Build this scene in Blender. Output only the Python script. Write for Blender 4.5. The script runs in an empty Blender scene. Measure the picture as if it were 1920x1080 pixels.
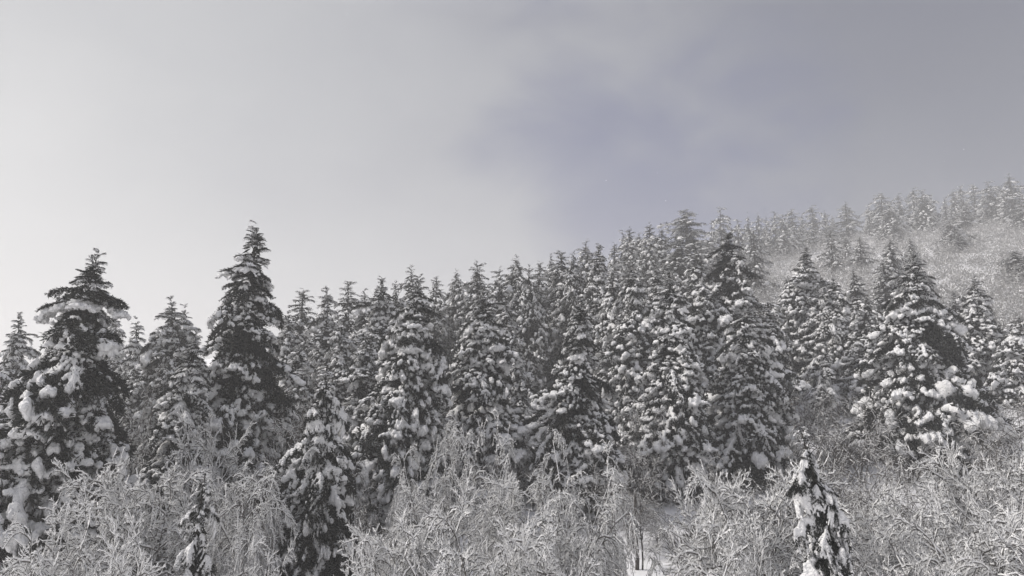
import bpy, math, random
import numpy as np
from mathutils import Matrix, Vector, Euler, noise as mnoise

S = bpy.context.scene
COL = S.collection
R = math.radians

# ------------------------------------------------------------------ camera
F_PX, CX, CY = 1400.0, 960.0, 540.0
PITCH = R(10)
cam_d = bpy.data.cameras.new('camera'); cam = bpy.data.objects.new('camera', cam_d); COL.objects.link(cam)
cam_d.sensor_width = 36; cam_d.lens = 36 * F_PX / 1920; cam_d.clip_start = .1; cam_d.clip_end = 6000
cam.location = (0, 0, 0); cam.rotation_euler = (R(90) + PITCH, 0, 0)
S.camera = cam

def ray(px, py):
    a, b = (px - CX) / F_PX, (CY - py) / F_PX
    return Vector((a, math.cos(PITCH) - b * math.sin(PITCH), math.sin(PITCH) + b * math.cos(PITCH)))
def at(px, py, Y):
    d = ray(px, py); return d * (Y / d.y)

# ------------------------------------------------------------------ world, sun, exposure
SUN_AZ, SUN_EL = R(-86), R(44)          # azimuth from +Y towards +X
w = bpy.data.worlds.new('World'); S.world = w; w.use_nodes = True
nt = w.node_tree; N = nt.nodes; L = nt.links; N.clear()
def nd(t, **k):
    n = N.new(t)
    for a, v in k.items(): setattr(n, a, v)
    return n
out = nd('ShaderNodeOutputWorld')
sky = nd('ShaderNodeTexSky', sky_type='NISHITA'); sky.sun_disc = False
sky.sun_elevation = SUN_EL; sky.sun_rotation = SUN_AZ; sky.air_density = 1; sky.dust_density = 3
bg1 = nd('ShaderNodeBackground'); bg1.inputs[1].default_value = .12; L.new(sky.outputs[0], bg1.inputs[0])
tc = nd('ShaderNodeTexCoord')
def dot_to(vec):
    v = nd('ShaderNodeVectorMath', operation='DOT_PRODUCT'); L.new(tc.outputs['Generated'], v.inputs[0]); v.inputs[1].default_value = vec
    return v.outputs['Value']
def math_(op, a, b=None, c=None):
    m = nd('ShaderNodeMath', operation=op)
    for i, x in enumerate((a, b, c)):
        if x is None: continue
        if isinstance(x, (int, float)): m.inputs[i].default_value = x
        else: L.new(x, m.inputs[i])
    return m.outputs[0]
G = ray(-150, 350).normalized()
ang = math_('DIVIDE', math_('ARCCOSINE', dot_to(G)), math.pi)
nz = nd('ShaderNodeTexNoise'); nz.inputs['Scale'].default_value = 2.6; nz.inputs['Detail'].default_value = 5; nz.inputs['Roughness'].default_value = .45
mp = nd('ShaderNodeMapping'); mp.inputs['Scale'].default_value = (1, 1, 2.0); mp.inputs['Rotation'].default_value = (0, R(25), 0)
L.new(tc.outputs['Generated'], mp.inputs[0]); L.new(mp.outputs[0], nz.inputs[0])
wob = math_('MULTIPLY', math_('SUBTRACT', nz.outputs[0], .5), .20)
nz2 = nd('ShaderNodeTexNoise'); nz2.inputs['Scale'].default_value = 5.5; nz2.inputs['Detail'].default_value = 6; nz2.inputs['Roughness'].default_value = .5; nz2.inputs['Distortion'].default_value = .6
mp2 = nd('ShaderNodeMapping'); mp2.inputs['Scale'].default_value = (1, 1, 1.8); mp2.inputs['Rotation'].default_value = (R(20), R(-35), 0)
L.new(tc.outputs['Generated'], mp2.inputs[0]); L.new(mp2.outputs[0], nz2.inputs[0])
wob2 = math_('MULTIPLY', math_('SUBTRACT', nz2.outputs[0], .5), .085)
ang2 = math_('ADD', math_('ADD', ang, wob), wob2)
rp = nd('ShaderNodeValToRGB'); cr = rp.color_ramp; cr.interpolation = 'B_SPLINE'
def s2l(c): return tuple(((x / 255 + .055) / 1.055) ** 2.4 for x in c) + (1,)
stops = [(0, (252, 251, 247)), (.03, (247, 246, 242)), (.10, (227, 227, 225)), (.155, (214, 214, 215)), (.21, (199, 199, 203)),
         (.265, (166, 167, 176)), (.32, (136, 138, 152)), (.36, (118, 120, 137)), (.41, (108, 109, 127)), (.5, (126, 127, 134)), (.65, (140, 140, 143)), (1, (152, 152, 154))]
cr.elements[0].position = 0; cr.elements[0].color = s2l(stops[0][1]); cr.elements[1].position = 1; cr.elements[1].color = s2l(stops[-1][1])
for p, c in stops[1:-1]:
    e = cr.elements.new(p); e.color = s2l(c)
L.new(ang2, rp.inputs[0])
# thin place in the cloud where blue comes through
B = ray(1235, 360).normalized()
mb = nd('ShaderNodeMapRange', interpolation_type='SMOOTHSTEP'); mb.inputs[1].default_value = .966; mb.inputs[2].default_value = 1.0
L.new(math_('ADD', math_('ADD', dot_to(B), math_('MULTIPLY', math_('SUBTRACT', nz.outputs[0], .5), .09)), math_('MULTIPLY', math_('SUBTRACT', nz2.outputs[0], .5), .05)), mb.inputs[0])
mixc = nd('ShaderNodeMixRGB'); L.new(math_('MULTIPLY', mb.outputs[0], .8), mixc.inputs[0]); L.new(rp.outputs[0], mixc.inputs[1]); mixc.inputs[2].default_value = s2l((56, 72, 146))
bg2 = nd('ShaderNodeBackground'); sep = nd('ShaderNodeSeparateXYZ'); L.new(tc.outputs['Generated'], sep.inputs[0])
zen = nd('ShaderNodeMapRange'); zen.inputs[1].default_value = .5; zen.inputs[2].default_value = 1; zen.inputs[3].default_value = .20; zen.inputs[4].default_value = .95
L.new(sep.outputs[2], zen.inputs[0]); L.new(zen.outputs[0], bg2.inputs[1]); L.new(mixc.outputs[0], bg2.inputs[0])
ms = nd('ShaderNodeMixShader'); ms.inputs[0].default_value = .93
L.new(bg1.outputs[0], ms.inputs[1]); L.new(bg2.outputs[0], ms.inputs[2]); L.new(ms.outputs[0], out.inputs[0])

sl = bpy.data.lights.new('sun', 'SUN'); sl.energy = 1.5; sl.angle = R(10); sl.color = (1, .955, .90)
sun = bpy.data.objects.new('sun', sl); COL.objects.link(sun)
sd = Vector((math.sin(SUN_AZ) * math.cos(SUN_EL), math.cos(SUN_AZ) * math.cos(SUN_EL), math.sin(SUN_EL)))
sun.rotation_euler = sd.to_track_quat('Z', 'Y').to_euler(); sun.location = sd * 100

vs = S.view_settings; vs.view_transform = 'Standard'; vs.look = 'None'; vs.exposure = 1.45; vs.gamma = 1; vs.use_curve_mapping = False
S.render.engine = 'CYCLES'
cy = S.cycles; cy.max_bounces = 5; cy.diffuse_bounces = 3; cy.glossy_bounces = 1; cy.transmission_bounces = 1; cy.volume_bounces = 2; cy.transparent_max_bounces = 4
cy.use_denoising = True

# ------------------------------------------------------------------ materials
def material(name, col, rough=.8, spec=.2, var=.0, vscale=3, bump=0, bscale=8, objvar=0):
    m = bpy.data.materials.new(name); m.use_nodes = True
    n = m.node_tree.nodes; l = m.node_tree.links; b = n['Principled BSDF']
    b.inputs['Base Color'].default_value = (*col, 1); b.inputs['Roughness'].default_value = rough
    b.inputs['Specular IOR Level'].default_value = spec
    t = n.new('ShaderNodeNewGeometry')
    if var:
        x = n.new('ShaderNodeTexNoise'); x.inputs['Scale'].default_value = vscale; x.inputs['Detail'].default_value = 3
        l.new(t.outputs['Position'], x.inputs['Vector'])
        mx = n.new('ShaderNodeMixRGB'); mx.inputs[1].default_value = tuple(c * (1 - var) for c in col) + (1,)
        mx.inputs[2].default_value = tuple(min(c * (1 + var), .95) for c in col) + (1,)
        l.new(x.outputs[0], mx.inputs[0]); l.new(mx.outputs[0], b.inputs['Base Color'])
    if bump:
        y = n.new('ShaderNodeTexNoise'); y.inputs['Scale'].default_value = bscale; y.inputs['Detail'].default_value = 8
        l.new(t.outputs['Position'], y.inputs['Vector'])
        bp = n.new('ShaderNodeBump'); bp.inputs['Strength'].default_value = bump; bp.inputs['Distance'].default_value = .15
        l.new(y.outputs[0], bp.inputs['Height']); l.new(bp.outputs[0], b.inputs['Normal'])
    return m
M_SNOW = material('snow', (.81, .81, .812), .7, .15, .05, 2, .9, 9)
M_GROUND = material('snow_ground', (.78, .78, .79), .75, .15, .04, .6, .5, 1.5)
M_RIME = material('rime_on_twigs', (.90, .90, .895), .8, .1, .08, 4)
M_NEEDLE = material('fir_needles', (.022, .024, .021), .75, .15, .35, 1.5)
M_FROST = material('frosted_thin_twigs', (.30, .295, .29), .85, .1, .2, 2)
M_BARK = material('bark', (.075, .068, .062), .9, .1, .3, 6, .6, 12)
M_TWIG = material('twig_bark', (.085, .078, .072), .9, .1, .3, 3)

# ------------------------------------------------------------------ mesh helpers
def mesh(name, V, T, mats, mi=None, smooth=False):
    V = np.ascontiguousarray(V, dtype=np.float32).reshape(-1, 3); T = np.ascontiguousarray(T, dtype=np.int32).reshape(-1, 3)
    me = bpy.data.meshes.new(name); me.vertices.add(len(V)); me.vertices.foreach_set('co', V.ravel())
    me.loops.add(T.size); me.loops.foreach_set('vertex_index', T.ravel())
    me.polygons.add(len(T)); me.polygons.foreach_set('loop_start', np.arange(0, T.size, 3, dtype=np.int32))
    try: me.polygons.foreach_set('loop_total', np.full(len(T), 3, dtype=np.int32))
    except Exception: pass
    for m in mats: me.materials.append(m)
    if mi is not None: me.polygons.foreach_set('material_index', np.asarray(mi, dtype=np.int32))
    if smooth: me.polygons.foreach_set('use_smooth', np.ones(len(T), dtype=bool))
    me.update(calc_edges=True); return me
def link(name, me, parent=None, M=None):
    o = bpy.data.objects.new(name, me); COL.objects.link(o)
    if parent is not None: o.parent = parent
    if M is not None: o.matrix_basis = M
    return o
def tag(o, label=None, cat=None, group=None, kind=None):
    if label: o['label'] = label
    if cat: o['category'] = cat
    if group: o['group'] = group
    if kind: o['kind'] = kind
    return o
def to_arrays(me):
    me.calc_loop_triangles()
    V = np.empty(len(me.vertices) * 3, np.float32); me.vertices.foreach_get('co', V)
    T = np.empty(len(me.loop_triangles) * 3, np.int32); me.loop_triangles.foreach_get('vertices', T)
    return V.reshape(-1, 3), T.reshape(-1, 3)
def prisms(P0, P1, R0, R1, n=3):
    """tapered n-sided tubes between point pairs (open ends)"""
    P0 = np.asarray(P0, float); P1 = np.asarray(P1, float); R0 = np.asarray(R0, float); R1 = np.asarray(R1, float)
    D = P1 - P0; D /= np.linalg.norm(D, axis=1, keepdims=True) + 1e-9
    up = np.where(np.abs(D[:, 2:3]) > .9, np.array([[1., 0, 0]]), np.array([[0, 0, 1.]]))
    A = np.cross(D, up); A /= np.linalg.norm(A, axis=1, keepdims=True) + 1e-9; Bv = np.cross(A, D)
    k = len(P0); V = np.empty((k, 2 * n, 3)); T = []
    for i in range(n):
        a = 2 * math.pi * i / n + .5
        o = A * math.cos(a) + Bv * math.sin(a)
        V[:, i] = P0 + o * R0[:, None]; V[:, n + i] = P1 + o * R1[:, None]
        j = (i + 1) % n
        T += [[i, j, n + j], [i, n + j, n + i]]
    T = np.array(T)[None] + (np.arange(k) * 2 * n)[:, None, None]
    return V.reshape(-1, 3), T.reshape(-1, 3)

# icosphere template
def ico(sub):
    import bmesh
    bm = bmesh.new(); bmesh.ops.create_icosphere(bm, subdivisions=sub, radius=1)
    V = np.array([v.co[:] for v in bm.verts]); T = np.array([[v.index for v in f.verts] for f in bm.faces]); bm.free(); return V, T
ICO2 = ico(2); ICO1 = ico(1)
def remesh_blobs(blobs, vox, smooth=2, jitter=.0, rng=None):
    """blobs (x,y,z,rx,ry,rz) melted into one lumpy skin"""
    V0, T0 = ICO2 if vox < .035 else ICO1
    Vs, Ts = [], []
    for i, b in enumerate(blobs):
        Vs.append(V0 * np.array(b[3:6]) + np.array(b[:3])); Ts.append(T0 + i * len(V0))
    me = mesh('tmp', np.concatenate(Vs), np.concatenate(Ts), [])
    o = bpy.data.objects.new('tmp', me); COL.objects.link(o)
    m = o.modifiers.new('r', 'REMESH'); m.mode = 'VOXEL'; m.voxel_size = vox
    if smooth:
        s = o.modifiers.new('s', 'SMOOTH'); s.factor = .5; s.iterations = smooth
    dg = bpy.context.evaluated_depsgraph_get(); e = o.evaluated_get(dg); em = e.to_mesh()
    V, T = to_arrays(em); V = V.copy(); T = T.copy(); e.to_mesh_clear()
    if vox < .035: V += .0055 * np.sin(V[:, [1, 2, 0]] * 83 + 1) * np.cos(V[:, [2, 0, 1]] * 61) + .003 * np.sin(V[:, [2, 0, 1]] * 170)
    bpy.data.objects.remove(o); bpy.data.meshes.remove(me)
    return V, T

# ------------------------------------------------------------------ fir boughs (unit length, along +X, +Z up)
def bough_parts(seed, nb, nt_, blades, bw=.011, bl=.085):
    rng = np.random.default_rng(seed)
    droop = rng.uniform(.22, .46); swerve = rng.uniform(-.12, .12); wid = rng.uniform(.24, .34)
    def spine(x): return np.array([x * .97, swerve * x * x, .13 * x - droop * abs(x) ** 2.5])
    lets = []
    for i in range(nb):
        x0 = .10 + .88 * (i + rng.uniform(-.3, .3)) / nb; x0 = min(max(x0, .06), .99)
        env = wid * (math.sin(math.pi * min(x0 ** 1.35 * .90 + .05, 1)) ** .7) * rng.uniform(.7, 1.25) + .05
        for sd_ in (-1, 1):
            a = R(rng.uniform(38, 66)) * sd_
            lets.append((spine(x0), np.array([math.cos(a), math.sin(a), rng.uniform(-.15, .1)]), env * rng.uniform(.8, 1.15), x0))
    lets.append((spine(.85), np.array([1, swerve, -.3]), .18, .9))
    def pt(l, s):
        p = l[0] + l[1] * (s * l[2]); p = p.copy(); p[2] -= .55 * s * s * l[2]; return p
    # needles: narrow blades
    base, tip = [], []
    for l in lets:
        for k in range(nt_):
            s = (k + rng.random()) / nt_
            p = pt(l, s)
            for b in range(blades):
                d = l[1] * .8 + rng.normal(0, .55, 3); d[2] = d[2] * .6 - (.35 if rng.random() < .8 else -.45); d /= np.linalg.norm(d)
                base.append(p - d * .01); tip.append(p + d * bl * rng.uniform(.6, 1.3))
    for k in range(int(nt_ * 4)):
        x = rng.random(); p = spine(x)
        for b in range(blades):
            d = rng.normal(0, 1, 3); d[2] -= .3; d[0] += .4; d /= np.linalg.norm(d)
            base.append(p); tip.append(p + d * bl * 1.1)
    base = np.array(base); tip = np.array(tip); D = tip - base
    W = np.cross(D, rng.normal(0, 1, D.shape)); W /= np.linalg.norm(W, axis=1, keepdims=True) + 1e-9
    mid = base + D * .45
    k = len(base); V = np.empty((k, 4, 3)); V[:, 0] = base; V[:, 1] = mid + W * bw; V[:, 2] = tip; V[:, 3] = mid - W * bw
    T = (np.array([[0, 1, 2], [0, 2, 3]])[None] + (np.arange(k) * 4)[:, None, None]).reshape(-1, 3)
    V = V.reshape(-1, 3)
    xs = np.linspace(0, .95, 5); sp = np.array([spine(x) for x in xs])
    Vp, Tp = prisms(sp[:-1], sp[1:], .016 * (1 - xs[:-1] * .8), .016 * (1 - xs[1:] * .8))
    # snow blobs: one continuous load (short boughs), separate pillows (long boughs), thin dusting
    heavy, pads, fine = [], [], []
    gap = rng.uniform(.38, .62)
    def lump(p, r, lst, n):
        for q in range(n):
            o = rng.normal(0, 1, 3) * np.array([.55, .6, .16]) * r; e = r * rng.uniform(.5, .85)
            lst.append((p[0] + o[0] * 1.3, p[1] + o[1], p[2] + r * .3 + o[2] - .5 * abs(o[1]), e * 1.35, e * .95, e * .62))
    for l in lets:
        if l[3] < gap - .12 and rng.random() < .7: continue
        h = rng.random() < .66
        rr = rng.uniform(.036, .058)
        for j in range(6):
            s = .0 + .9 * j / 5; p = pt(l, s)
            r = rr * (1 - .25 * s) * rng.uniform(.8, 1.2)
            if h: heavy.append((p[0], p[1], p[2] + r * .5, r * 1.15, r, r * .72))
            if rng.random() < .7:
                q = r * .6; fine.append((p[0], p[1], p[2] + q * .5, q * 1.4, q, q * .75))
    for x in np.arange(gap, 1.0, .05):
        p = spine(x); r = rng.uniform(.048, .078) * (1.12 - .35 * abs(x - .8) / .3)
        heavy.append((p[0], p[1] + rng.uniform(-.02, .02), p[2] + r * .55, r * 1.2, r, r * .8))
        q = rng.uniform(.025, .045); fine.append((p[0], p[1], p[2] + q * .6, q * 1.4, q, q * .8))
    for x in (rng.uniform(.42, .55), rng.uniform(.68, .78), .95):
        if rng.random() < .85: lump(spine(x), rng.uniform(.05, .08), pads, 9)
    for l in lets[4:]:
        if rng.random() < .52: lump(pt(l, rng.uniform(.5, .95)), rng.uniform(.038, .072), pads, 8)
        elif rng.random() < .75:
            for sx in (.2, .4, .6, .8):
                if rng.random() < .6: lump(pt(l, sx), .02, pads, 3)
    return V, T, Vp, Tp, heavy, pads, fine

HI = []          # hero boughs: (bough_mesh, heavy_snow_mesh, fine_snow_mesh)
LO = []          # arrays for joined trees
for i in range(10):
    V, T, Vp, Tp, hv, pd, fn = bough_parts(100 + i, 14, 9, 4)
    Va = np.concatenate([V, Vp]); Ta = np.concatenate([T, Tp + len(V)])
    mb_ = mesh('branch', Va, Ta, [M_NEEDLE, M_BARK], [0] * len(T) + [1] * len(Tp))
    HV = remesh_blobs(hv, .019, 2); PV = remesh_blobs(pd, .017, 2); FV = remesh_blobs(fn, .014, 1)
    HI.append((mb_, {'h': mesh('snow_pad', *HV, [M_SNOW], smooth=True), 'c': mesh('snow_pad', *PV, [M_SNOW], smooth=True), 'f': mesh('snow_pad', *FV, [M_SNOW], smooth=True)}))
for i in range(6):
    V, T, Vp, Tp, hv, pd, fn = bough_parts(300 + i, 7, 4, 2, bw=.022, bl=.12)
    LO.append(((V, T), {'h': remesh_blobs(hv, .055, 1), 'c': remesh_blobs(pd, .045, 0), 'f': remesh_blobs(fn, .032, 0)}))

def fir_layout(H, Rm, seed, whorls=32, per=6, top_open=0., fine_top=.12, bare=None, lean=(0, 0), prof_pow=.69, low=.06, bare_p=.05, hang=0, wid=1, force_h=0):
    """placements (matrix, variant, snowkind, u) in tree space, z from 0 to H"""
    rng = random.Random(seed); P = []
    lob = [(rng.uniform(0, 6.28), rng.uniform(.10, .22), rng.choice((2, 3))) for _ in range(2)]
    def axis(h):
        k = max(h / H, 0) ** 1.3; return Vector((lean[0] * k, lean[1] * k, h))
    az = rng.uniform(0, 6.28)
    tierph = rng.uniform(0, 6.28)
    for wi in range(whorls):
        u = (wi + .35) / whorls
        u = u ** 1.25
        h = H * (1 - u * (1 - low)) - H * .03
        Lb = Rm * min(1, (u * 1.12) ** prof_pow) * (1 - .25 * max(0, u - .82) / .18)
        Lb *= 1 + .16 * math.sin(wi * 1.9 + tierph) * (1 if wi > 3 else 0)
        n = max(5, round(per * (.95 + .15 * u)))
        az += rng.uniform(.3, .9)
        for k in range(n):
            a = az + 6.283 * k / n + rng.uniform(-.25, .25)
            l = Lb * rng.uniform(.62, 1.25)
            for ph, am, fr in lob: l *= 1 + am * math.sin(fr * a + ph + u * 5)
            l = min(max(l, H * (.022 + .02 * min(u * 12, 1))), Rm * 1.08)
            pitch = R(48 - 36 * min(u * 14, 1) - 22 * min(u * 4, 1) - 12 * u - hang + rng.uniform(-1, 1) * (9 + 12 * max(0, 1 - u * 4)))
            kind = 'h' if l < 1.25 or (l < 1.9 and rng.random() < force_h) or (l < 2 and rng.random() < .12) else 'c'
            if u < fine_top or rng.random() < .12: kind = 'f'
            if rng.random() < bare_p + max(0, u - .72) * 1.2: kind = 'n'
            if bare and bare(u, a, rng): kind = 'n'
            sc = Vector((l, wid * l * rng.uniform(.8, 1.25) * (1.2 if u < .25 else 1) * (.78 if l > 2.6 else 1), l * rng.uniform(.9, 1.4) * (.55 + .45 * min(u * 4, 1))))
            if rng.random() < .5: sc.y = -sc.y
            M = Matrix.Translation(axis(h + rng.uniform(-1.1, 1.1) * H / whorls * (1 - .4 * u))) @ Matrix.Rotation(a, 4, 'Z') @ Matrix.Rotation(-pitch, 4, 'Y') @ Matrix.Rotation(rng.uniform(-.2, .2), 4, 'X') @ Matrix.Diagonal((*sc, 1))
            P.append((M, rng.randrange(1000), kind, u))
    for k in range(3):     # leader shoots
        M = Matrix.Translation(axis(H * .93)) @ Matrix.Rotation(2.1 * k + az, 4, 'Z') @ Matrix.Rotation(-R((88, 50, 42)[k]), 4, 'Y') @ Matrix.Diagonal((H * (.05, .028, .026)[k], H * .022, H * .022, 1))
        P.append((M, rng.randrange(1000), 'f', 0))
    return P, axis

def trunk_mesh(H, axis, r):
    hs = np.linspace(-.6, H * .97, 9); P = np.array([axis(h)[:] for h in hs]); rad = r * (1 - np.clip(hs / H, 0, 1) * .93)
    V, T = prisms(P[:-1], P[1:], rad[:-1], rad[1:], 8); return mesh('trunk', V, T, [M_BARK], smooth=True)

# inner dark twigs and needles of a crown, unit cone
def inner_mesh(seed, n=2600):
    rng = np.random.default_rng(seed)
    u = rng.random(n) ** .6; rad = u ** .8 * .62 * np.sqrt(rng.random(n)); a = rng.random(n) * 6.283
    P = np.stack([rad * np.cos(a), rad * np.sin(a), 1 - u * .93 - .03], 1)
    D = np.stack([np.cos(a) * .10, np.sin(a) * .10, rng.normal(-.012, .012, n)], 1) * rng.uniform(.6, 1.8, (n, 1)) + np.stack([rng.normal(0, .04, n), rng.normal(0, .04, n), np.zeros(n)], 1)
    W = np.stack([-np.sin(a), np.cos(a), rng.normal(0, .15, n)], 1) * rng.uniform(.012, .03, (n, 1))
    V = np.empty((n, 4, 3)); V[:, 0] = P; V[:, 1] = P + D * .5 + W; V[:, 2] = P + D; V[:, 3] = P + D * .5 - W
    T = (np.array([[0, 1, 2], [0, 2, 3]])[None] + (np.arange(n) * 4)[:, None, None]).reshape(-1, 3)
    return V.reshape(-1, 3), T
INNER = mesh('inner_foliage', *inner_mesh(7), [M_NEEDLE])

# joined trees (middle distance): unit height 1, unit radius ratio baked
def xform(V, M):
    A = np.array(M); return V @ A[:3, :3].T + A[:3, 3]
def joined(seed, H, Rm, whorls, per, **kw):
    P, axis = fir_layout(H, Rm, seed, whorls, per, **kw)
    FV, FT, SV, ST = [], [], [], []; nf = ns = 0
    for M, v, kind, u in P:
        (V, T), sn = LO[v % len(LO)]
        X = xform(V, M); FV.append(X); FT.append(T + nf); nf += len(X)
        if kind != 'n':
            V, T = sn[kind]
            X = xform(V, M @ Matrix.Translation((0, 0, .015)) @ Matrix.Diagonal((1.02, 1.04, 2.1 if u < .25 else 1.6, 1))); SV.append(X); ST.append(T + ns); ns += len(X)
    iv, it = inner_mesh(seed, 900); iv = iv * np.array([Rm * .8, Rm * .8, H]); FV.append(iv); FT.append(it + nf)
    return (mesh('foliage', np.concatenate(FV), np.concatenate(FT), [M_NEEDLE]), mesh('snow', np.concatenate(SV), np.concatenate(ST), [M_SNOW], smooth=True), trunk_mesh(H, axis, .02 * H))
MID = [joined(500 + i, 16, r, 28, 6, fine_top=ft, prof_pow=pp, bare_p=.08, force_h=.55) for i, (r, ft, pp) in enumerate(
    [(2.9, 0, .55), (3.3, .05, .5), (2.6, .0, .55), (3.8, 0, .5), (3.0, .08, .5), (3.5, 0, .6)])]
MID_R = [2.9, 3.3, 2.6, 3.8, 3.0, 3.5]
FAR = [joined(600 + i, 16, r, 13, 5, fine_top=0, bare_p=.04, prof_pow=pp, force_h=.9) for i, (r, pp) in enumerate([(3.4, .45), (3.0, .5), (4.2, .45), (3.7, .6)])]
FAR_R = [3.4, 3.0, 4.2, 3.7]

# ------------------------------------------------------------------ snowy bare trees and bushes
def bush_arrays(seed, stems, height, spread, droop, nb=9, ntw=8, ntl=5, twl=.14, gn=.17):
    rng = random.Random(seed); segs = []; knots = []
    def grow(p, d, ln, r, lvl, steps, sag, g):
        pts = [p]; q = p.copy(); dd = d.normalized()
        for k in range(steps):
            dd = (dd + Vector((rng.gauss(0, g), rng.gauss(0, g), rng.gauss(0, g * .8) - sag))).normalized()
            q2 = q + dd * (ln / steps); r0 = r * (1 - .75 * k / steps); r1 = r * (1 - .75 * (k + 1) / steps)
            segs.append((q[:], q2[:], r0, r1, lvl)); q = q2; pts.append(q)
            if lvl >= 1 and rng.random() < .35: knots.append((q.x, q.y, q.z + .03, rng.uniform(.018, .04)))
        return pts
    def perp(dd, ang, z=0):
        v = Vector((rng.gauss(0, 1), rng.gauss(0, 1), rng.gauss(0, .6) + z)); v = (v - dd * v.dot(dd)).normalized()
        return (dd * math.cos(ang) + v * math.sin(ang)).normalized()
    for s in range(stems):
        a = 6.283 * s / stems + rng.uniform(-.5, .5); out_ = rng.uniform(.1, 1) * spread
        d = Vector((math.cos(a) * out_, math.sin(a) * out_, 1))
        pts = grow(Vector((rng.gauss(0, .2), rng.gauss(0, .2), -.3)), d, height * rng.uniform(.5, 1.0), .055, 0, 7, droop * .5, .13)
        for b in range(nb):
            f = .30 + .70 * (b + rng.random()) / nb; i = min(int(f * 7), 6); p = pts[i].lerp(pts[i + 1], f * 7 - i)
            dd = (pts[i + 1] - pts[i]).normalized()
            ln = height * (.46 - .22 * f) * rng.uniform(.6, 1.25)
            bp = grow(p, perp(dd, R(rng.uniform(35, 75))), ln * 1.15, .024, 1, 5, droop + .07, .15)
            for t in range(ntw):
                g = .28 + .72 * (t + rng.random()) / ntw; j = min(int(g * 5), 4); p2 = bp[j].lerp(bp[j + 1], g * 5 - j)
                d2 = (bp[j + 1] - bp[j]).normalized()
                rd = Vector((p2.x, p2.y, max(p2.z - height * .3, .1))).normalized()
                tp = grow(p2, (perp(d2, R(rng.uniform(28, 65)), .1) + rd * .3).normalized(), rng.uniform(.4, 1.15) * height / 6.5, .011, 2, 3, droop * 1.5 + .10, gn)
                for q in range(ntl):
                    h = (q + rng.random()) / ntl * 2.999; j2 = int(h); p3 = tp[j2].lerp(tp[j2 + 1], h - j2)
                    d3 = (perp((tp[j2 + 1] - tp[j2]).normalized(), R(rng.uniform(28, 62)), .2) + rd * .25).normalized()
                    l3 = twl * rng.uniform(.4, 1.5)
                    p4 = p3 + d3 * l3
                    segs.append((p3[:], p4[:], .006, .003, 3))
    return segs, knots
OCT = (np.array([(1, 0, 0), (0, 1, 0), (-1, 0, 0), (0, -1, 0), (0, 0, .8), (0, 0, -.5)], float),
       np.array([(0, 1, 4), (1, 2, 4), (2, 3, 4), (3, 0, 4), (1, 0, 5), (2, 1, 5), (3, 2, 5), (0, 3, 5)]))
def bush_mesh(seed, snow_r=1.0, bare=.25, **k):
    segs, knots = bush_arrays(seed, **k)
    P0 = np.array([s[0] for s in segs]); P1 = np.array([s[1] for s in segs]); R0 = np.array([s[2] for s in segs]); R1 = np.array([s[3] for s in segs]); lv = np.array([s[4] for s in segs])
    rng = np.random.default_rng(seed)
    rim = rng.random(len(lv))
    dk = lv < 3
    V, T = prisms(P0[dk], P1[dk], np.maximum(R0[dk], .011), np.maximum(R1[dk], .008))
    A, B_ = P0[~dk], P1[~dk]; dz = np.zeros_like(A); dz[:, 2] = .011; A2 = A + dz * .6; k = len(A)     # dark undersides of the last twigs
    Q = np.stack([A2, A - dz, B_ - dz * .3], 1).reshape(-1, 3); QT = np.arange(3 * k).reshape(-1, 3) + len(V)
    mb_ = mesh('branches', np.concatenate([V, Q]), np.concatenate([T, QT]), [M_TWIG])
    D = P1 - P0; hz = np.hypot(D[:, 0], D[:, 1]) / (np.linalg.norm(D, axis=1) + 1e-9)
    wd = (.5 + .5 * hz) * rng.uniform(.7, 1.5, len(R0)) * snow_r
    S0 = np.array([.045, .032, .023, .020])[lv] * wd; S1 = np.array([.040, .028, .018, .008])[lv] * wd
    off = np.zeros_like(P0); off[:, 2] = S0 * .8 + R0 * .9
    keep = (rim >= bare) & ((lv > 1) | ((hz > .45) & (rim < .9)))
    V, T = prisms((P0 + off)[keep], (P1 + off)[keep], S0[keep], S1[keep])
    kn = np.array(knots); kv = OCT[0][None] * kn[:, None, 3:4] * snow_r * rng.uniform(.7, 1.3, (len(kn), 1, 3)) + kn[:, None, :3]
    kt = (OCT[1][None] + (np.arange(len(kn)) * 6)[:, None, None]).reshape(-1, 3) + len(V)
    ms_ = mesh('snow', np.concatenate([V, kv.reshape(-1, 3)]), np.concatenate([T, kt]), [M_RIME], smooth=True)
    return mb_, ms_
BUSH = [bush_mesh(900, snow_r=1.0, stems=8, height=6.2, spread=.9, droop=.05, nb=12, ntw=13, ntl=18),
        bush_mesh(901, snow_r=1.0, stems=9, height=5.6, spread=1.1, droop=.09, nb=11, ntw=13, ntl=16),
        bush_mesh(902, snow_r=1.0, stems=8, height=6.5, spread=.8, droop=.03, nb=12, ntw=13, ntl=18),
        bush_mesh(903, stems=8, height=6.6, spread=.9, droop=.22, nb=12, ntw=13, ntl=16),
        bush_mesh(904, stems=7, height=7.0, spread=1.1, droop=.28, nb=12, ntw=13, ntl=16)]
SLIM = [bush_mesh(920, stems=7, height=6.5, spread=.8, droop=.05, nb=11, ntw=9, ntl=5, snow_r=.6, bare=.6),
        bush_mesh(921, stems=7, height=6.0, spread=.9, droop=.18, nb=11, ntw=9, ntl=5, snow_r=.6, bare=.6)]

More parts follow.
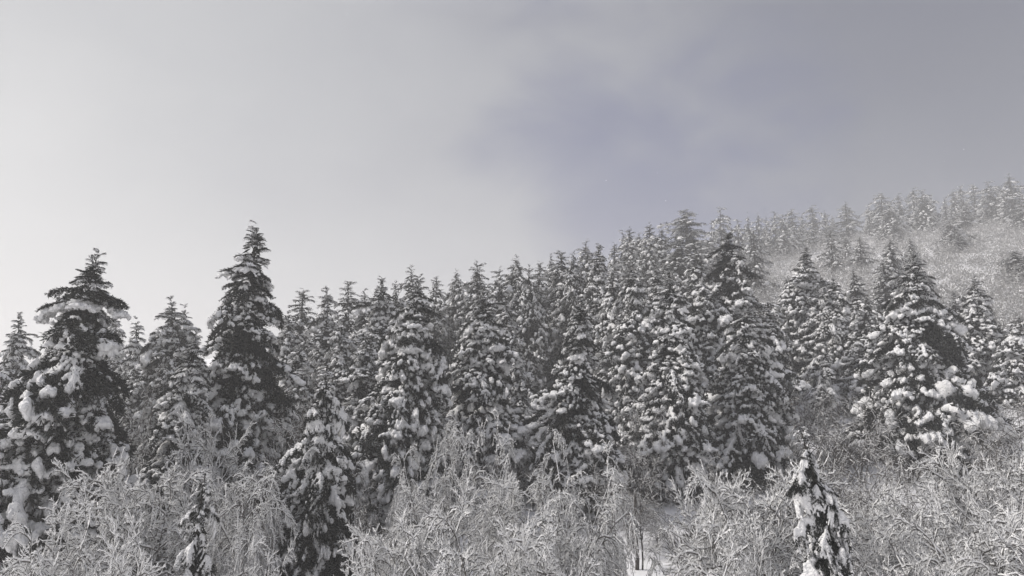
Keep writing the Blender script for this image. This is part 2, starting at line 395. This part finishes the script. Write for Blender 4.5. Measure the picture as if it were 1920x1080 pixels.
# ------------------------------------------------------------------ terrain
TT = [-1.2, -.66, -.3, 0, .2, .4, .67, 1.2]; SS = [.06, .09, .14, .215, .27, .31, .355, .40]
def ground(x, y):
    x = np.asarray(x, float); y = np.asarray(y, float)
    t = np.clip(x / np.maximum(y, 20), -1.2, 1.2); s = np.interp(t, TT, SS)
    q = np.clip((y - 4) / 16, 0, 1); q = q * q * (3 - 2 * q)
    z = -1.7 - 7.3 * q
    up = np.clip(y - 48, 0, 330 - 48); z = z + s * up * np.clip((y - 40) / 12, 0, 1)
    z = z - np.maximum(y - 330, 0) * .22
    z = z + q * (.35 * np.sin(x * .21 + y * .13) + .25 * np.sin(x * .47 - y * .31) + .6 * np.sin(x * .05 + 1) * np.clip((y - 60) / 60, 0, 1))
    return z
def gz(x, y): return float(ground(x, y))
rr = np.concatenate([[0], np.geomspace(1.5, 1100, 130)]); aa = np.linspace(0, 2 * math.pi, 217)[:-1]
RR, AA = np.meshgrid(rr[1:], aa, indexing='ij'); X = RR * np.sin(AA); Yg = RR * np.cos(AA); Z = ground(X, Yg)
V = np.concatenate([[[0, 0, gz(0, 0)]], np.stack([X, Yg, Z], -1).reshape(-1, 3)]); na = len(aa); T = []
ii, jj = np.meshgrid(np.arange(len(rr) - 2), np.arange(na), indexing='ij'); a_ = 1 + ii * na + jj; b_ = 1 + ii * na + (jj + 1) % na; c_ = a_ + na; d_ = b_ + na
T = np.concatenate([np.stack([a_, d_, c_], -1).reshape(-1, 3), np.stack([a_, b_, d_], -1).reshape(-1, 3), np.stack([np.zeros(na, int), 1 + (np.arange(na) + 1) % na, 1 + np.arange(na)], -1)])
T = T[:, ::-1]
tag(link('snowy_ground', mesh('snowy_ground', V, T, [M_GROUND], smooth=True)), kind='structure')

# haze: one closed box of even air
hx, hy0, hy1, hz0, hz1 = 1120, -1120, 1120, float(Z.min()) - 1.5, 132
hv_ = np.array([(x, y, z) for x in (-hx, hx) for y in (hy0, hy1) for z in (hz0, hz1)])
ht = [(0, 1, 3), (0, 3, 2), (4, 6, 7), (4, 7, 5), (0, 4, 5), (0, 5, 1), (2, 3, 7), (2, 7, 6), (0, 2, 6), (0, 6, 4), (1, 5, 7), (1, 7, 3)]
mh = bpy.data.materials.new('haze_air'); mh.use_nodes = True; mh.node_tree.nodes.clear()
pv = mh.node_tree.nodes.new('ShaderNodeVolumePrincipled'); pv.inputs['Color'].default_value = (.91, .905, .90, 1); pv.inputs['Density'].default_value = .0013; pv.inputs['Anisotropy'].default_value = .25
mo = mh.node_tree.nodes.new('ShaderNodeOutputMaterial'); mh.node_tree.links.new(pv.outputs[0], mo.inputs['Volume'])
tag(link('haze', mesh('haze', hv_, ht, [mh])), kind='stuff')

# ------------------------------------------------------------------ hero firs, bough by bough
def hero(px, py, Y, wpx, base_px, label, seed, group='tall firs in the front rows', puff=1.25, **kw):
    top = at(px, py, Y); bx = at(base_px, 900, Y).x; bz = gz(bx, Y)
    H = top.z - bz; Rm = wpx / 2 * Y / F_PX
    root = bpy.data.objects.new('fir_tree', None); COL.objects.link(root); root.location = (bx, Y, bz); root.empty_display_size = .5
    tag(root, label, 'fir tree', group)
    P, axis = fir_layout(H, Rm / .80, seed, lean=(top.x - bx, 0), **kw)
    link('trunk', trunk_mesh(H, axis, .014 * H + .04), root)
    inn = link('inner_foliage', INNER, root); inn['kind'] = 'stuff'
    sh = (top.x - bx) / H
    ir = Rm * .8 * math.cos(R(kw.get('hang', 0) * 1.6)); 
    inn.matrix_basis = Matrix.Diagonal((ir, ir, H, 1))
    inn.rotation_euler.y = math.atan(sh)
    for M, v, kind, u in P[:298]:
        bm_, sn = HI[v % len(HI)]
        o = link('branch', bm_, root, M)
        if kind != 'n': link('snow_pad', sn[kind], o, Matrix.Translation((0, 0, .012)) @ Matrix.Diagonal((1.02, 1.04, puff * (1.7 if u < .22 else 1), 1)))
    return root
def dark_top(u, a, rng): return u < .25 and rng.random() < .82
def sparse_top(u, a, rng): return u < .4 and rng.random() < .3
HEROES = [
 (185, 468, 38, 330, 70, 'huge dark leaning fir at the left edge with thick snow pads', dict(bare=sparse_top, bare_p=.2, per=7, whorls=34)),
 (482, 418, 50, 265, 430, 'tallest fir on the left, ragged narrow tip standing highest against the pale sky', dict(bare=sparse_top, bare_p=.22, per=7, prof_pow=.8, whorls=34)),
 (368, 622, 46, 165, 325, 'fir with heavy round snow pads just below and left of the tallest left fir', dict()),
 (612, 688, 38, 225, 585, 'slender young fir dotted with egg shaped snow lumps in the lower left foreground', dict(prof_pow=.75, per=6, whorls=24, hang=18, fine_top=0, bare_p=.12, wid=.85, puff=1.7, force_h=.6)),
 (786, 520, 56, 225, 740, 'broad fir with long sweeping snow-laden lower boughs left of centre', dict(per=7)),
 (905, 545, 60, 200, 905, 'fir in the middle of the front row above the bent frosted bushes', dict()),
 (1090, 560, 57, 160, 1075, 'dark fir at centre whose bottom boughs meet the arching frosted bush', dict(bare_p=.25)),
 (1255, 508, 62, 165, 1265, 'tall front row fir standing over the small bare patch of snow', dict(per=7)),
 (1366, 436, 80, 190, 1365, 'tall fir with a dark snowless crown top right of centre', dict(bare=dark_top, per=7)),
 (1402, 568, 64, 180, 1405, 'densely snow padded fir in front of the dark topped fir', dict(per=7)),
 (1186, 490, 76, 140, 1185, 'narrow fir with blunt top behind the front row at centre right', dict()),
 (1715, 478, 65, 235, 1730, 'big broad cone shaped fir standing alone on the right', dict(per=8, whorls=36, prof_pow=.75)),
 (1512, 463, 94, 125, 1510, 'pointed fir at the edge of the bare hillside left of the broad right fir', dict()),
 (1564, 520, 90, 120, 1562, 'stocky fir with drooping snow skirts just right of the pointed fir', dict()),
 (1828, 520, 84, 118, 1842, 'pointed fir immediately right of the broad cone shaped fir', dict()),
 (1498, 795, 24, 210, 1600, 'small leaning fir with long hanging snow tongues among the bushes lower right', dict(prof_pow=.6, per=5, whorls=13, hang=26, fine_top=0, bare_p=.0, wid=.7, puff=1.9, force_h=1)),
 (385, 880, 26, 150, 365, 'little fir half buried in the frosted bushes lower left', dict(prof_pow=.7, per=5, whorls=14, hang=22, fine_top=0, bare_p=0, wid=.8, puff=1.7, force_h=.8)),
 (972, 640, 70, 60, 972, 'thin young fir squeezed between the two central front firs', dict(per=5)),
 (1124, 455, 90, 120, 1118, 'fir forming the highest bump of the skyline just right of the centre', dict()),
 (322, 560, 68, 165, 320, 'fir with layered shelves of snow left of the tallest left fir', dict()),
 (716, 518, 74, 150, 700, 'twin tipped fir on the skyline behind the broad fir left of centre', dict()),
 (1627, 552, 80, 100, 1630, 'fir tucked against the left flank of the broad right fir', dict()),
 (35, 590, 62, 140, 30, 'hazy fir behind the huge leaning fir at the left edge', dict()),
 (1550, 648, 76, 52, 1550, 'very small fir in front of the stocky fir on the right', dict(per=4)),
]
occ = []; LM = []
for i, (px, py, Y, wpx, bpx, lab, kw) in enumerate(HEROES):
    o = hero(px, py, Y, wpx, bpx, lab, 40 + i, **kw); occ.append((o.location.x, Y, wpx / 2 * Y / F_PX))

# ------------------------------------------------------------------ middle and far firs: (apex x, apex y, distance, width, label)
rnd = random.Random(5)
def set_fir(px, py, Y, wpx, label, group, far=False):
    top = at(px, py, Y); bz = gz(top.x, Y); H = top.z - bz
    lib, rs = (FAR, FAR_R) if far else (MID, MID_R)
    k = rnd.randrange(len(lib)); Rm = wpx / 2 * Y / F_PX * (1.5 if far else 1.75 if px < 1350 else 1.35)
    root = bpy.data.objects.new('fir_tree', None); COL.objects.link(root); root.location = (top.x, Y, bz); root.rotation_euler.z = rnd.uniform(0, 6.28)
    root.scale = (Rm / rs[k], Rm / rs[k], H / 16)
    tag(root, label, 'fir tree', group)
    for nm, me in zip(('foliage', 'snow', 'trunk'), lib[k]):
        p = link(nm, me, root)
        if nm != 'trunk': p['kind'] = 'stuff'
    occ.append((top.x, Y, Rm)); return root
SKY_G = 'firs crowding the skyline'
BACK = [
 (-25, 640, 46, 150, 'fir cut by the left frame edge beside the huge leaning fir'),
 (215, 570, 80, 62, 'slim fir poking up right beside the huge leaning left fir'),
 (255, 600, 74, 90, 'low fir filling the dip between the leaning fir and the shelf layered fir'),
 (345, 575, 72, 80, 'fir tip close behind the right shoulder of the shelf layered fir'),
 (100, 640, 56, 120, 'fir hidden behind the middle of the huge leaning left fir'),
 (568, 541, 90, 95, 'first skyline fir to the right of the tallest left fir'),
 (612, 537, 86, 85, 'second skyline fir to the right of the tallest left fir'),
 (654, 524, 90, 80, 'third skyline fir to the right of the tallest left fir, taller than its two neighbours'),
 (540, 590, 78, 90, 'low fir leaning on the right flank of the tallest left fir'),
 (683, 545, 84, 70, 'fir in the notch left of the twin tipped fir'),
 (742, 528, 84, 70, 'fir in the notch between the twin tipped fir and the broad fir'),
 (772, 500, 88, 75, 'sharp tip rising directly behind the broad fir left of centre'),
 (818, 518, 100, 62, 'small skyline tip just right of the broad fir left of centre'),
 (856, 508, 104, 60, 'second small skyline tip right of the broad fir'),
 (895, 489, 97, 76, 'pointed skyline fir above the middle front row fir'),
 (936, 502, 95, 80, 'round shouldered skyline fir just right of the pointed one at middle'),
 (969, 482, 100, 82, 'skyline fir left of centre with dark upper right side'),
 (992, 500, 92, 62, 'slender fir close to the right of the dark sided skyline fir'),
 (1012, 490, 108, 55, 'pale skyline tip farther back just right of centre'),
 (1033, 478, 116, 45, 'thin pale tip peeping left of the step in the skyline'),
 (1052, 469, 100, 75, 'fir at the step where the skyline begins to climb rightward'),
 (1076, 474, 96, 60, 'fir between the skyline step and the flat dark tip'),
 (1098, 450, 110, 66, 'dark flat tipped fir beside the highest bump of the central skyline'),
 (1152, 455, 150, 40, 'small hazy fir in the notch right of the central skyline bump'),
 (1180, 427, 150, 58, 'leftmost of the hazy firs climbing the far hillside'),
 (1198, 436, 165, 50, 'hazy fir half hidden right of the leftmost hillside fir'),
 (1217, 419, 142, 62, 'hazy darker fir in the group below the big hillside fir'),
 (1240, 428, 160, 52, 'pale fir just left of the big hillside fir'),
 (1286, 394, 180, 88, 'biggest hazy fir standing against the blue patch of sky'),
 (1270, 447, 128, 76, 'fir directly below the biggest hazy fir'),
 (1306, 462, 104, 80, 'dark fir left of the dark topped fir at mid slope'),
 (1232, 500, 86, 80, 'fir close behind the left of the tall front row fir'),
 (1150, 500, 84, 80, 'fir between the central skyline bump and the blunt narrow fir'),
 (1320, 520, 78, 90, 'fir tucked left and low of the dark topped fir'),
 (1440, 560, 86, 90, 'fir descending along the right flank of the dark topped fir'),
 (1476, 520, 98, 66, 'fir at the left foot of the pointed fir on the right'),
 (1600, 506, 106, 66, 'fir behind and right of the stocky fir with snow skirts'),
 (1668, 450, 140, 60, 'grey fir rising behind the left shoulder of the broad right fir'),
 (1655, 492, 118, 58, 'fir with white upper side hugging the broad right fir on its left'),
 (1706, 447, 175, 34, 'small hazy fir exactly behind the tip of the broad right fir'),
 (1788, 548, 98, 50, 'narrow fir between the broad fir and the pointed fir beside it'),
 (1862, 600, 92, 80, 'low fir at the right foot of the pointed right fir'),
 (1912, 590, 78, 80, 'dark fir cut by the right frame edge halfway down'),
 (1902, 470, 150, 62, 'large layered fir near the right frame edge on the open slope'),
 (640, 600, 70, 95, 'fir behind the tip of the slender young fir'),
 (690, 620, 64, 110, 'shadowed fir left of the broad fir left of centre'),
 (560, 640, 66, 90, 'low fir in the hollow right of the tallest left fir'),
 (950, 560, 80, 80, 'fir tip behind the right side of the middle front row fir'),
]
for i, (px, py, Y, wp, lab) in enumerate(BACK):
    if Y <= 86: hero(px, py, Y, wp * 1.35, px + (i * 7) % 9 - 4, lab, 200 + i, group=SKY_G, whorls=26, per=5, prof_pow=.66, fine_top=0, force_h=.25)
    else: set_fir(px, py, Y, wp, lab, SKY_G)
FARS = [
 (1350, 391, 240, 52, 'lone hazy fir just above the dark topped fir'), (1383, 412, 232, 42, 'small pale fir right above the dark topped fir'),
 (1402, 403, 262, 36, 'thin ridge fir first right of the lone hazy fir'), (1421, 401, 270, 38, 'ridge fir second right of the lone hazy fir'),
 (1412, 430, 170, 56, 'nearer grey fir below the ridge beside the dark crown top'), (1452, 398, 275, 36, 'ridge fir at the left end of the low clump'),
 (1467, 403, 268, 40, 'ridge fir in the middle of the low clump'), (1484, 392, 280, 42, 'tallest ridge fir of the low clump'),
 (1503, 402, 290, 30, 'tiny ridge fir right of the low clump'), (1522, 385, 285, 38, 'pointed ridge fir above the pointed right fir'),
 (1546, 396, 300, 30, 'small ridge fir above the pair on the bare slope'), (1585, 381, 300, 52, 'broad ridge fir left of the bright ridge group'),
 (1556, 428, 200, 46, 'left fir of the pair standing on the bare slope'), (1611, 442, 196, 44, 'right fir of the pair standing on the bare slope'),
 (1584, 436, 222, 26, 'tiny fir between the pair on the bare slope'), (1628, 386, 312, 26, 'tiny bright fir at the left end of the bright ridge group'),
 (1651, 362, 292, 54, 'bright snowy fir leading the ridge group'), (1667, 384, 258, 56, 'stout bright fir below the leader of the ridge group'),
 (1684, 363, 300, 28, 'thin spike of a fir in the bright ridge group'), (1711, 354, 300, 42, 'left of the two tallest bright ridge group firs'),
 (1728, 358, 282, 48, 'right of the two tallest bright ridge group firs'), (1742, 366, 300, 30, 'last low fir of the bright ridge group'),
 (1786, 356, 300, 28, 'slim faded fir starting the misty upper right clump'), (1800, 348, 322, 32, 'faded fir second in the misty upper right clump'),
 (1824, 345, 312, 36, 'faded fir third in the misty upper right clump'), (1852, 342, 290, 50, 'broad faded fir in the misty upper right clump'),
 (1892, 328, 280, 58, 'highest misty fir at the far upper right'), (1873, 350, 300, 36, 'misty fir touching the left of the highest misty fir'),
 (1806, 378, 268, 46, 'misty fir stepping down from the upper right clump'), (1780, 414, 212, 54, 'grey fir leaning mid slope at the right above the broad fir'),
 (1797, 440, 205, 46, 'grey fir overlapping the mid slope grey fir'), (1830, 440, 230, 34, 'small squat fir alone on the right slope'),
 (1883, 438, 240, 34, 'small fir left of the edge fir on the right slope'), (1914, 392, 246, 56, 'misty fir cut by the right frame edge'),
 (1925, 340, 290, 50, 'faded fir at the extreme right of the ridge'), (1770, 370, 305, 22, 'tiny faded fir between the two ridge groups'),
 (1560, 403, 305, 22, 'tiniest ridge fir left of the broad ridge fir'), (1436, 405, 285, 26, 'tiny ridge fir left of the low clump'),
 (1168, 432, 175, 34, 'faint thin fir at the left foot of the far hillside'), (1334, 415, 215, 34, 'small fir between the biggest hazy fir and the lone one'),
]
for px, py, Y, wp, lab in FARS: set_fir(px, py, Y, wp, lab, 'small firs on the misty far hillside', True)

# ------------------------------------------------------------------ frosted bushes
def set_bush(px, py, Y, wpx, lib, label, group, name='frosted_bush', k=None):
    top = at(px, py, Y); bz = gz(top.x, Y); H = max(top.z - bz, 1.5)
    k = rnd.randrange(len(lib)) if k is None else k
    o = bpy.data.objects.new(name, None); COL.objects.link(o); o.location = (top.x, Y, bz); o.rotation_euler.z = rnd.uniform(0, 6.28)
    me = lib[k][0]; 
    if 'dim' not in me:
        c = np.array([v.co[:] for v in me.vertices]); me['dim'] = [float(np.percentile(np.hypot(c[:, 0], c[:, 1]), 97)), float(np.percentile(c[:, 2], 99))]
    r, h = me['dim']; s = wpx / 2 * Y / F_PX / r; o.scale = (s, s, H / h)
    tag(o, label, 'bush' if name == 'frosted_bush' else 'bare tree', group)
    link('branches', lib[k][0], o)['kind'] = 'stuff'; link('snow', lib[k][1], o)['kind'] = 'stuff'
NEARG = 'frosted bushes along the foreground'
NEAR_B = [
 (120, 960, 27, 260, 'frosted bush at the bottom left below the huge leaning fir', 1), (260, 880, 31, 300, 'large round frosted bush on the lower left', 0),
 (200, 1000, 23, 240, 'low frosted bush cut by the bottom frame edge on the left', 2), (410, 800, 37, 220, 'tall frosted bush in front of the heavy padded left fir', 2),
 (470, 890, 34, 200, 'frosted bush between the little fir and the slender young fir', 3), (450, 1015, 27, 180, 'low dim frosted bush at the foot of the little fir', 1),
 (720, 985, 27, 240, 'white frosted bush at the bottom just right of the slender young fir', 0), (900, 965, 26, 340, 'bright dense frosted bush at the bottom centre', 1),
 (830, 930, 31, 240, 'frosted bush behind the bright one at the bottom centre left', 2), (990, 990, 25, 220, 'lacy white bush right of the bright bottom centre bush', 0),
 (880, 800, 43, 170, 'bent frosted bush with a sharp crest below the middle front fir', 3), (800, 860, 41, 220, 'dark stemmed drooping bush under the broad fir', 4),
 (1070, 835, 40, 270, 'arching frosted bush with hanging branches at centre', 4), (1075, 915, 34, 210, 'drooping frosted bush below the arching one', 3),
 (960, 900, 37, 220, 'frosted bush left of the arching bush', 0),
 (1335, 905, 34, 210, 'frosted bush just right of the bare patch of snow', 2), (1400, 885, 31, 330, 'wide frosted tree crown with dark forked limbs on the lower right', 0),
 (1350, 985, 26, 240, 'low white bush at the bottom below the wide frosted crown', 1), (1430, 990, 25, 220, 'white bush beneath the small leaning fir', 2),
 (1690, 930, 31, 240, 'frosted bush with an upright dark stem on the lower right', 2), (1840, 850, 35, 280, 'tallest frosted bush in the lower right corner', 0),
 (1760, 985, 26, 300, 'dense white bush at the bottom right', 1), (1910, 960, 26, 260, 'frosted bush cut by the bottom right corner', 0),
 (1660, 1010, 30, 180, 'low bush right of the small leaning fir trunk', 1), (1285, 1015, 32, 150, 'small bush beside the two dark trunks in the snow patch', 3),
]
for px, py, Y, wp, lab, k in NEAR_B: set_bush(px, py, Y, wp, BUSH, lab, NEARG, k=k)
MIDG = 'grey frosted bushes under the firs'
MID_B = [
 (200, 740, 50, 190, 'grey drooping bush right of the huge leaning fir', 1), (290, 800, 46, 190, 'grey bush with fine hanging twigs under the heavy padded left fir', 1),
 (170, 830, 44, 150, 'grey bush low against the huge leaning fir', 0), (460, 700, 52, 180, 'grey bush climbing the foot of the tallest left fir', 1),
 (520, 760, 47, 190, 'grey thicket bush right of the tallest left fir', 0), (560, 690, 60, 150, 'grey bush above the slender young fir on its left', 1),
 (400, 760, 48, 150, 'grey bush between the two big left firs', 0), (500, 850, 42, 170, 'dim bush left of the slender young fir', 1),
 (650, 820, 48, 150, 'dim bush right of the slender young fir', 1), (690, 900, 40, 170, 'shadowed bush under the broad fir', 1),
 (650, 930, 42, 130, 'shadowed bush hugging the slender young fir', 0),
 (970, 770, 58, 150, 'grey bush in the gap right of the middle front fir', 1), (1170, 720, 60, 150, 'grey bush in the gap left of the tall front row fir', 1),
 (1180, 820, 50, 160, 'grey bush below the gap right of centre', 0), (1230, 930, 50, 110, 'thin bush behind the bare snow patch', 1),
 (1340, 840, 52, 150, 'grey bush between the tall front fir and the snow padded fir', 1), (1500, 700, 66, 150, 'grey bush right of the snow padded fir', 1),
 (1540, 760, 56, 190, 'drooping grey bush left of the open thicket on the right', 1), (1600, 720, 60, 170, 'grey bush in front of the stocky fir', 0),
 (1620, 800, 50, 200, 'large grey bush below left of the broad right fir', 1), (1680, 850, 44, 200, 'grey bush directly under the broad right fir', 0),
 (1560, 880, 42, 170, 'shadowed bush right behind the small leaning fir', 1), (1840, 760, 56, 190, 'grey bush below the pointed right fir', 1),
 (1900, 720, 60, 180, 'grey bush against the right frame edge', 0), (1880, 800, 46, 190, 'pale bush below the edge bush on the right', 0),
 (1780, 850, 46, 170, 'grey bush at the right foot of the broad fir', 1), (1450, 880, 44, 150, 'bush directly under the snow padded fir', 1),
 (300, 680, 60, 140, 'grey bush showing beneath the shelf layered fir', 1), (830, 760, 56, 130, 'grey bush between broad fir and middle front fir', 1),
 (30, 900, 40, 150, 'dim bush behind the lower boughs at the left edge', 1), (600, 640, 72, 120, 'grey bush in the hollow under the skyline firs', 0),
]
for px, py, Y, wp, lab, k in MID_B: set_bush(px, py + 25, Y, wp, SLIM, lab, MIDG, k=k)

# two thin trunks standing in the bare patch
for px, h, r, lab in ((1194, 4.2, .13, 'thicker of the two thin dark trunks in the bare snow patch'), (1204, 3.6, .06, 'thinner of the two thin dark trunks in the bare snow patch')):
    p = at(px, 1040, 45); z = gz(p.x, 45)
    o = bpy.data.objects.new('young_tree', None); COL.objects.link(o); o.location = (p.x, 45, z)
    tag(o, lab, 'young tree', 'thin trunks in the snow patch')
    hs = np.linspace(-.3, h, 6); P = np.array([(.04 * math.sin(q * 2), .03 * q, q) for q in hs]); rad = r * (1 - .5 * np.clip(hs / h, 0, 1))
    V, T = prisms(P[:-1], P[1:], rad[:-1], rad[1:], 8); link('trunk', mesh('trunk', V, T, [M_BARK], smooth=True), o)
    c = link('branches', SLIM[1][0], o, Matrix.Translation((0, 0, h * .5)) @ Matrix.Diagonal((.45, .45, .45, 1))); link('snow', SLIM[1][1], c)['kind'] = 'stuff'; c['kind'] = 'stuff'

# ------------------------------------------------------------------ far bare woods (one mass)
rng = np.random.default_rng(77)
def fuzz(n):
    a = rng.random(n) * 6.283; el = np.arccos(rng.random(n) * .95)
    D = np.stack([np.cos(a) * np.sin(el), np.sin(a) * np.sin(el), np.cos(el)], 1)
    P0 = D * rng.uniform(.15, .75, (n, 1)) * np.array([1, 1, 1.1]); P1 = P0 + D * rng.uniform(.2, .45, (n, 1)) + rng.normal(0, .08, (n, 3)); P1[:, 2] += .06
    return P0, P1
pts = []
NT, NY = 62, 64
for q in range(NT * NY):
    t = -.35 + 1.25 * (q % NT + rng.random()) / NT; y = 98 + 240 * ((q // NT + rng.random()) / NY) ** 1.1
    if t < .1 and y > 240: continue
    pts.append((t * y, y))
Vs, Ts, MI = [], [], []; off = 0
for x, y in pts:
    n = 125; s = rng.uniform(1.9, 3.4); z = gz(x, y); dv = rng.normal(0, 1, (n, 3)); dv[:, 2] = np.abs(dv[:, 2]) - .35; dv /= np.linalg.norm(dv, axis=1, keepdims=True)
    O = np.array([x, y, z + s * rng.uniform(.35, .75)]); P0 = O + dv * s * rng.uniform(.25, .85, (n, 1)); P1 = P0 + dv * rng.uniform(.3, .8, (n, 1)) + rng.normal(0, .35, (n, 3))
    W = np.cross(P1 - P0, rng.normal(0, 1, (n, 3))); W /= np.linalg.norm(W, axis=1, keepdims=True); W *= rng.uniform(.04, .10, (n, 1))
    V = np.stack([P0 - W, P0 + W, P1], 1).reshape(-1, 3); Vs.append(V); Ts.append(np.arange(3 * n).reshape(-1, 3) + off); off += 3 * n
    MI.append((rng.random(n) < .88).astype(int))
tag(link('bare_woods', mesh('bare_woods', np.concatenate(Vs), np.concatenate(Ts), [M_RIME, M_FROST], np.concatenate(MI))), 'mass of frosted leafless trees covering the misty hillside', 'bare woods', kind='stuff')

# undergrowth beneath the firs (uncountable thin stems)
Vs, Ts, MI = [], [], []; off = 0
for i in range(700):
    y = math.sqrt(rng.uniform(46 ** 2, 112 ** 2)); t = rng.uniform(-.72, .75); x = t * y
    if .10 < t < .21 and y < 56: continue
    n = 300; P0, P1 = fuzz(n); s = rng.uniform(1.2, 2.4); O = np.array([x, y, gz(x, y) + .1]); P0 = P0 * s + O; P1 = P1 * s + O
    W = np.cross(P1 - P0, rng.normal(0, 1, (n, 3))); W /= np.linalg.norm(W, axis=1, keepdims=True); W *= rng.uniform(.015, .04, (n, 1))
    Vs.append(np.stack([P0 - W, P0 + W, P1], 1).reshape(-1, 3)); Ts.append(np.arange(3 * n).reshape(-1, 3) + off); off += 3 * n
    MI.append((rng.random(n) < .86).astype(int))
tag(link('undergrowth', mesh('undergrowth', np.concatenate(Vs), np.concatenate(Ts), [M_RIME, M_TWIG], np.concatenate(MI))), 'low dark undergrowth dusted with snow beneath the firs', 'undergrowth', kind='stuff')

# falling snowflakes
Vs, Ts = [], []
for i in range(24):
    p = at(rng.uniform(0, 1920), rng.uniform(0, 700), rng.uniform(7, 22)); r = rng.uniform(.004, .008)
    Vs.append(ICO1[0] * np.array([r, r, r * .7]) + np.array(p)); Ts.append(ICO1[1] + i * len(ICO1[0]))
tag(link('falling_snow', mesh('falling_snow', np.concatenate(Vs), np.concatenate(Ts), [M_SNOW])), 'a few snowflakes drifting in the air', 'snowflakes', kind='stuff')
